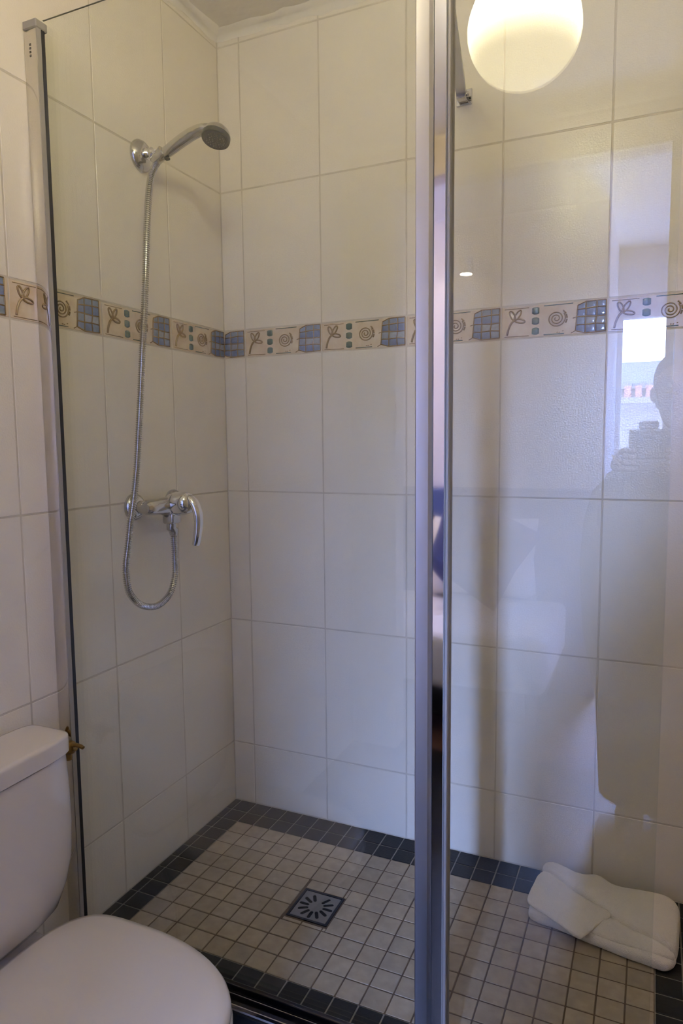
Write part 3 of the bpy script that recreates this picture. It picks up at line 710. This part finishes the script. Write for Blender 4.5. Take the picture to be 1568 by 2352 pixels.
# neighbouring stone house outside the window
def house():
    O = Vector((1.2, -13.0, -4)); t = tag(empty('stone_house', O), 'grey stone house with slate roof outside the window', 'house')
    def P(o): o.parent = t; o.location = -O; return o
    P(box('wall', -4, 7, -15, -13, -4, 2.05, 'stonewall')); P(box('gutter', -4, 7, -13.0, -12.85, 2.02, 2.12, 'slate'))
    P(loft('roof', [[Vector((x, -12.9, 2.1)), Vector((x, -15.1, 2.1)), Vector((x, -14.2, 2.62))] for x in (-4.1, 7.1)], 'slate', None, True, False))
    for x in (0.75, 0.92, 1.09): P(lathe('chimney_pot', (x, -12.70, 1.86), (0, 0, 1), [(0, 0.06), (0.16, 0.05), (0.17, 0.065), (0.20, 0.065), (0.2, 0)], 'terra', None, 14))
    P(box('ledge', 0.5, 1.4, -13.0, -12.6, 1.76, 1.86, 'stonewall'))
house()
def bed():
    O = Vector((-0.2, -2.87, FLR)); t = tag(empty('bed', O), 'single bed with white sheet along the bedroom wall', 'bed')
    def P(o): o.parent = t; o.location = -O; return o
    x0, x1, y0, y1 = -1.2, 0.80, -3.24, -2.45
    P(box('base', x0 + .05, x1 - .05, y0, y1 - .08, FLR + .10, FLR + .25, 'camblack', None, .01)); P(box('mattress', x0, x1, y0, y1, FLR + .252, FLR + .50, 'sheet', None, .04, 4, True))
    for x in (x0 + .06, x1 - .06):
        for y in (y0 + .06, y1 - .06): P(lathe('leg', (x, y, FLR), (0, 0, 1), [(0, .02), (.252, .03)], 'wood', None, 14))
    hb = box('headboard', BX0 + .002, QX - .01, QY + .001, QY + .045, FLR, 0.88, 'panelblue', None, .01, 2); tag(hb, 'blue velvet panel on the wall behind the bed', 'headboard')
    zt = FLR + .502
    def cushion(name, label, cx, cy_, w, h, th, tilt, mat, rz, spin=0.0, dz=0.0):
        n = 14; bm = bmesh.new(); V = {}
        for s in (1, -1):
            for i in range(n + 1):
                for j in range(n + 1):
                    u, v = 2 * i / n - 1, 2 * j / n - 1
                    d = th * 0.5 * (max(0, (1 - u ** 4) * (1 - v ** 4)) ** 0.5)
                    e = 1 - 0.07 * (1 - abs(u * v))
                    if (i in (0, n) or j in (0, n)) and s == -1: V[s, i, j] = V[1, i, j]; continue
                    V[s, i, j] = bm.verts.new((u * w / 2 * e, s * d, h / 2 + v * h / 2 * e))
            for i in range(n):
                for j in range(n): bm.faces.new((V[s, i, j], V[s, i + 1, j], V[s, i + 1, j + 1], V[s, i, j + 1]))
        o = link(name, finish(bm, name, True), mat); o.location = (cx, cy_, zt + .012 + dz); o.rotation_euler = (tilt, spin, rz)
        return tag(o, label, 'cushion')
    cushion('pillow', 'white pillow leaning on the bedroom wall', 0.36, -3.15, 0.60, 0.42, 0.12, R(6), 'sheet', 0)
    cushion('cushion', 'square dark blue cushion leaning on the white pillow', 0.30, -2.88, 0.46, 0.44, 0.13, R(16), 'cushion', R(6), R(28), 0.10)
bed()
def sconce():
    O = Vector((0.26, QY + .001, 2.02)); t = tag(empty('wall_spotlight', O), 'small round spotlight on the lilac bedroom wall', 'lamp')
    lathe('shade', (0, 0.07, -.02), (0, 0, 1), [(0, .034), (.002, .036), (.08, .036), (.082, 0)], 'alu', t)
    lathe('arm', (0, 0, 0.02), (0, 1, 0), [(0, .02), (.008, .02), (.01, .008), (.06, .008)], 'alu', t, 16)
    lathe('bulb', (0, 0.07, -.022), (0, 0, 1), [(0, 0), (0, .031), (.004, .031), (.004, 0)], emit('spot_bulb', (1, .85, .65), 60), t, 24)
sconce()
def bedroom_fill_lamp():  # added warm fill light, placed out of sight of the reflections
    O = Vector((-0.75, -2.85, ZC)); t = tag(empty('bedroom_fill_lamp', O), 'added unseen ceiling lamp giving the bedroom warm fill light', 'lamp')
    lathe('shade', (0, 0, -.11), (0, 0, 1), [(0, 0), (.004, .08), (.03, .13), (.08, .14), (.085, .12)], emit('bedroom_fill_shade', (1, .82, .66), 60), t)
    lathe('base', (0, 0, -.026), (0, 0, 1), [(0, .06), (.0255, .06)], 'whitepaint', t)
bedroom_fill_lamp()

# ------------------------------------------------------------------ photographer (seen only as a reflection)
def skin_fig(name, verts, edges, radii, mat, parent, root=0, sub=2):
    me = bpy.data.meshes.new(name); me.from_pydata([Vector(v) for v in verts], edges, []); o = link(name, me, mat, parent)
    o.modifiers.new('skin', 'SKIN')
    for i, r in enumerate(radii):
        sv = me.skin_vertices[0].data[i]; sv.radius = r if hasattr(r, '__len__') else (r, r); sv.use_root = (i == root)
    md = o.modifiers.new('sub', 'SUBSURF'); md.levels = sub; md.render_levels = sub
    return o
def person():
    O = Vector((1.08, -2.13, FLR)); t = tag(empty('person', O), 'person in an added long coat blocking daylight standing in the doorway holding a camera', 'person')
    def P(o): o.parent = t; o.location = o.location - O; return o
    V = [(1.27, -2.13, .70), (1.27, -2.13, .86), (1.275, -2.12, 1.00), (1.275, -2.10, 1.09), (1.265, -2.085, 1.165),   # pelvis .. neck
         (1.18, -2.13, .66), (1.165, -2.09, .26), (1.155, -2.15, -.12), (1.14, -2.06, -.17),                          # leg
         (1.36, -2.13, .66), (1.375, -2.09, .26), (1.38, -2.15, -.12), (1.39, -2.06, -.17),
         (1.150, -2.09, 1.03), (1.045, -2.05, .82), (1.075, -1.945, 1.03),                                             # arm
         (1.40, -2.09, 1.05), (1.45, -2.06, .84), (1.275, -1.945, 1.03)]
    Ed = [(0, 1), (1, 2), (2, 3), (3, 4), (0, 5), (5, 6), (6, 7), (7, 8), (0, 9), (9, 10), (10, 11), (11, 12), (3, 13), (13, 14), (14, 15), (3, 16), (16, 17), (17, 18)]
    Rr = [(.14, .10), (.13, .095), (.135, .10), (.10, .085), .050, .085, .060, .043, .038, .085, .060, .043, .038, .058, .045, .030, .058, .045, .030]
    b = P(skin_fig('body', V, Ed, Rr, 'cloth', None, 0))
    P(box('head_dummy', 0, .001, 0, .001, 0, .001, 'skin')) if False else None
    def cr(hx, hy, z, cx, cyy):
        return [Vector((cx + hx * math.cos(a), cyy + hy * math.sin(a), z)) for a in [2 * math.pi * k / 28 for k in range(28)]]
    P(loft('coat', [cr(.235, .125, -.14, 1.275, -2.13), cr(.240, .125, .20, 1.260, -2.13), cr(.260, .130, .45, 1.230, -2.13), cr(.268, .130, .70, 1.222, -2.13), cr(.262, .128, .85, 1.228, -2.125), cr(.245, .125, .95, 1.236, -2.115), cr(.185, .11, 1.06, 1.27, -2.10), cr(.07, .065, 1.135, 1.27, -2.09)], 'cloth', None, True, True, 180))  # added coat, flared left to shade the back wall and bulk the silhouette
    # head: lofted rings
    hc = Vector((1.255, -2.065, 1.285)); prof = [(-.125, .030, .034, .028), (-.105, .047, .052, .022), (-.075, .058, .066, .012), (-.04, .066, .078, .004), (0, .071, .086, 0), (.04, .073, .091, -.004), (.075, .068, .086, -.006), (.102, .052, .066, -.006), (.12, .028, .036, -.006), (.126, .008, .01, -.006)]
    rings = []
    for dz, rx, ry, oy in prof:
        ring = []
        for k in range(24):
            a = 2 * math.pi * k / 24; x, y = rx * math.cos(a), ry * math.sin(a) + oy
            if abs(a - math.pi / 2) < 0.3 and -.045 < dz < .02: y += 0.016 * (1 - abs(a - math.pi / 2) / .3)
            if .0 <= dz <= .041 and 0.35 < abs(a - math.pi / 2) < 0.8: y -= .006
            ring.append(hc + Vector((x, y, dz)))
        rings.append(ring)
    hd = P(loft('head', rings, 'skin', None, True, True, 180, 1))
    for s in (-1, 1):
        e = P(lathe('ear', hc + Vector((s * .071, -.005, -.01)), (s, -.3, 0), [(0, .018), (.006, .026), (.012, .022), (.012, 0)], 'skin', None, 12))
        P(lathe('eye', hc + Vector((s * .030, .069, .012)), (0, 1, 0), [(0, .011), (.006, .009), (.009, .004), (.0095, 0)], 'whitepaint', None, 12))
    P(loft('mouth', [[hc + Vector((.022 * math.cos(a) * q, .073 + .004 * (1 - q), -.062 + .006 * math.sin(a) * q)) for a in [2 * math.pi * k / 12 for k in range(12)]] for q in (1, .5)], 'terra', None, True, True, 180))
    hr = []
    for dz, rx, ry, oy in [(-.07, .066, .060, -.040), (-.03, .077, .075, -.025), (.02, .081, .088, -.014), (.06, .080, .094, -.008), (.095, .066, .078, -.008), (.12, .042, .05, -.008), (.137, .012, .014, -.008)]:
        hr.append([hc + Vector((rx * math.cos(a), (ry * math.sin(a) if dz > .05 else min(ry * math.sin(a), .02)) + oy, dz)) for a in [2 * math.pi * k / 24 for k in range(24)]])
    P(loft('hair', hr, 'hair', None, True, True, 180, 1))
    # hands: palm and five fingers each, closed on the camera
    for s, wx in ((-1, 1.075), (1, 1.275)):
        W = Vector((wx, -1.945, 1.03)); V = [W, W + Vector((-s * .012, .035, .025)), W + Vector((-s * .022, .060, .045))]; Ed = [(0, 1), (1, 2)]; Rr = [(.024, .020), (.030, .018), (.030, .016)]
        for q, L in enumerate((.90, 1.0, .95, .75)):
            b0 = W + Vector((-s * .020, .058, .065 - q * .019)); k = len(V)
            V += [b0, b0 + Vector((-s * .008, .030 * L, .002)), b0 + Vector((-s * .028, .036 * L, .0)), b0 + Vector((-s * .042, .030 * L, -.001))]; Ed += [(2, k), (k, k + 1), (k + 1, k + 2), (k + 2, k + 3)]; Rr += [.0095, .009, .0085, .0075]
        k = len(V); b0 = W + Vector((-s * .030, .015, .045)); V += [b0, b0 + Vector((-s * .022, .018, .020)), b0 + Vector((-s * .040, .030, .022))]; Ed += [(1, k), (k, k + 1), (k + 1, k + 2)]; Rr += [.0115, .0105, .009]
        P(skin_fig('hand', V, Ed, Rr, 'skin', None, 0))
    for x in (1.145, 1.385):
        P(loft('shoe', [[Vector((x + hx * math.cos(a), -2.07 + hy * math.sin(a), z)) for a in [2 * math.pi * k / 20 for k in range(20)]] for z, hx, hy in ((FLR + .001, .045, .13), (FLR + .02, .047, .132), (FLR + .05, .042, .115), (FLR + .085, .034, .06))], 'camblack', None, True, True, 50))
person()
def photocam():
    O = Vector((1.165, -1.885, 1.075)); t = tag(empty('photo_camera', O), 'black photo camera held in both hands', 'camera')
    def P(o): o.parent = t; o.location = -O; return o
    P(box('body', 1.112, 1.235, -1.915, -1.868, 1.070, 1.160, 'camblack', None, .006, 2)); P(box('viewfinder', 1.140, 1.195, -1.912, -1.872, 1.1605, 1.185, 'camblack', None, .005, 2))
    P(lathe('lens', (1.168, -1.868, 1.113), (0, 1, 0), [(0, .032), (.03, .034), (.055, .033), (.055, .027), (.050, .020), (.048, 0)], 'camblack', None, 28))
photocam()
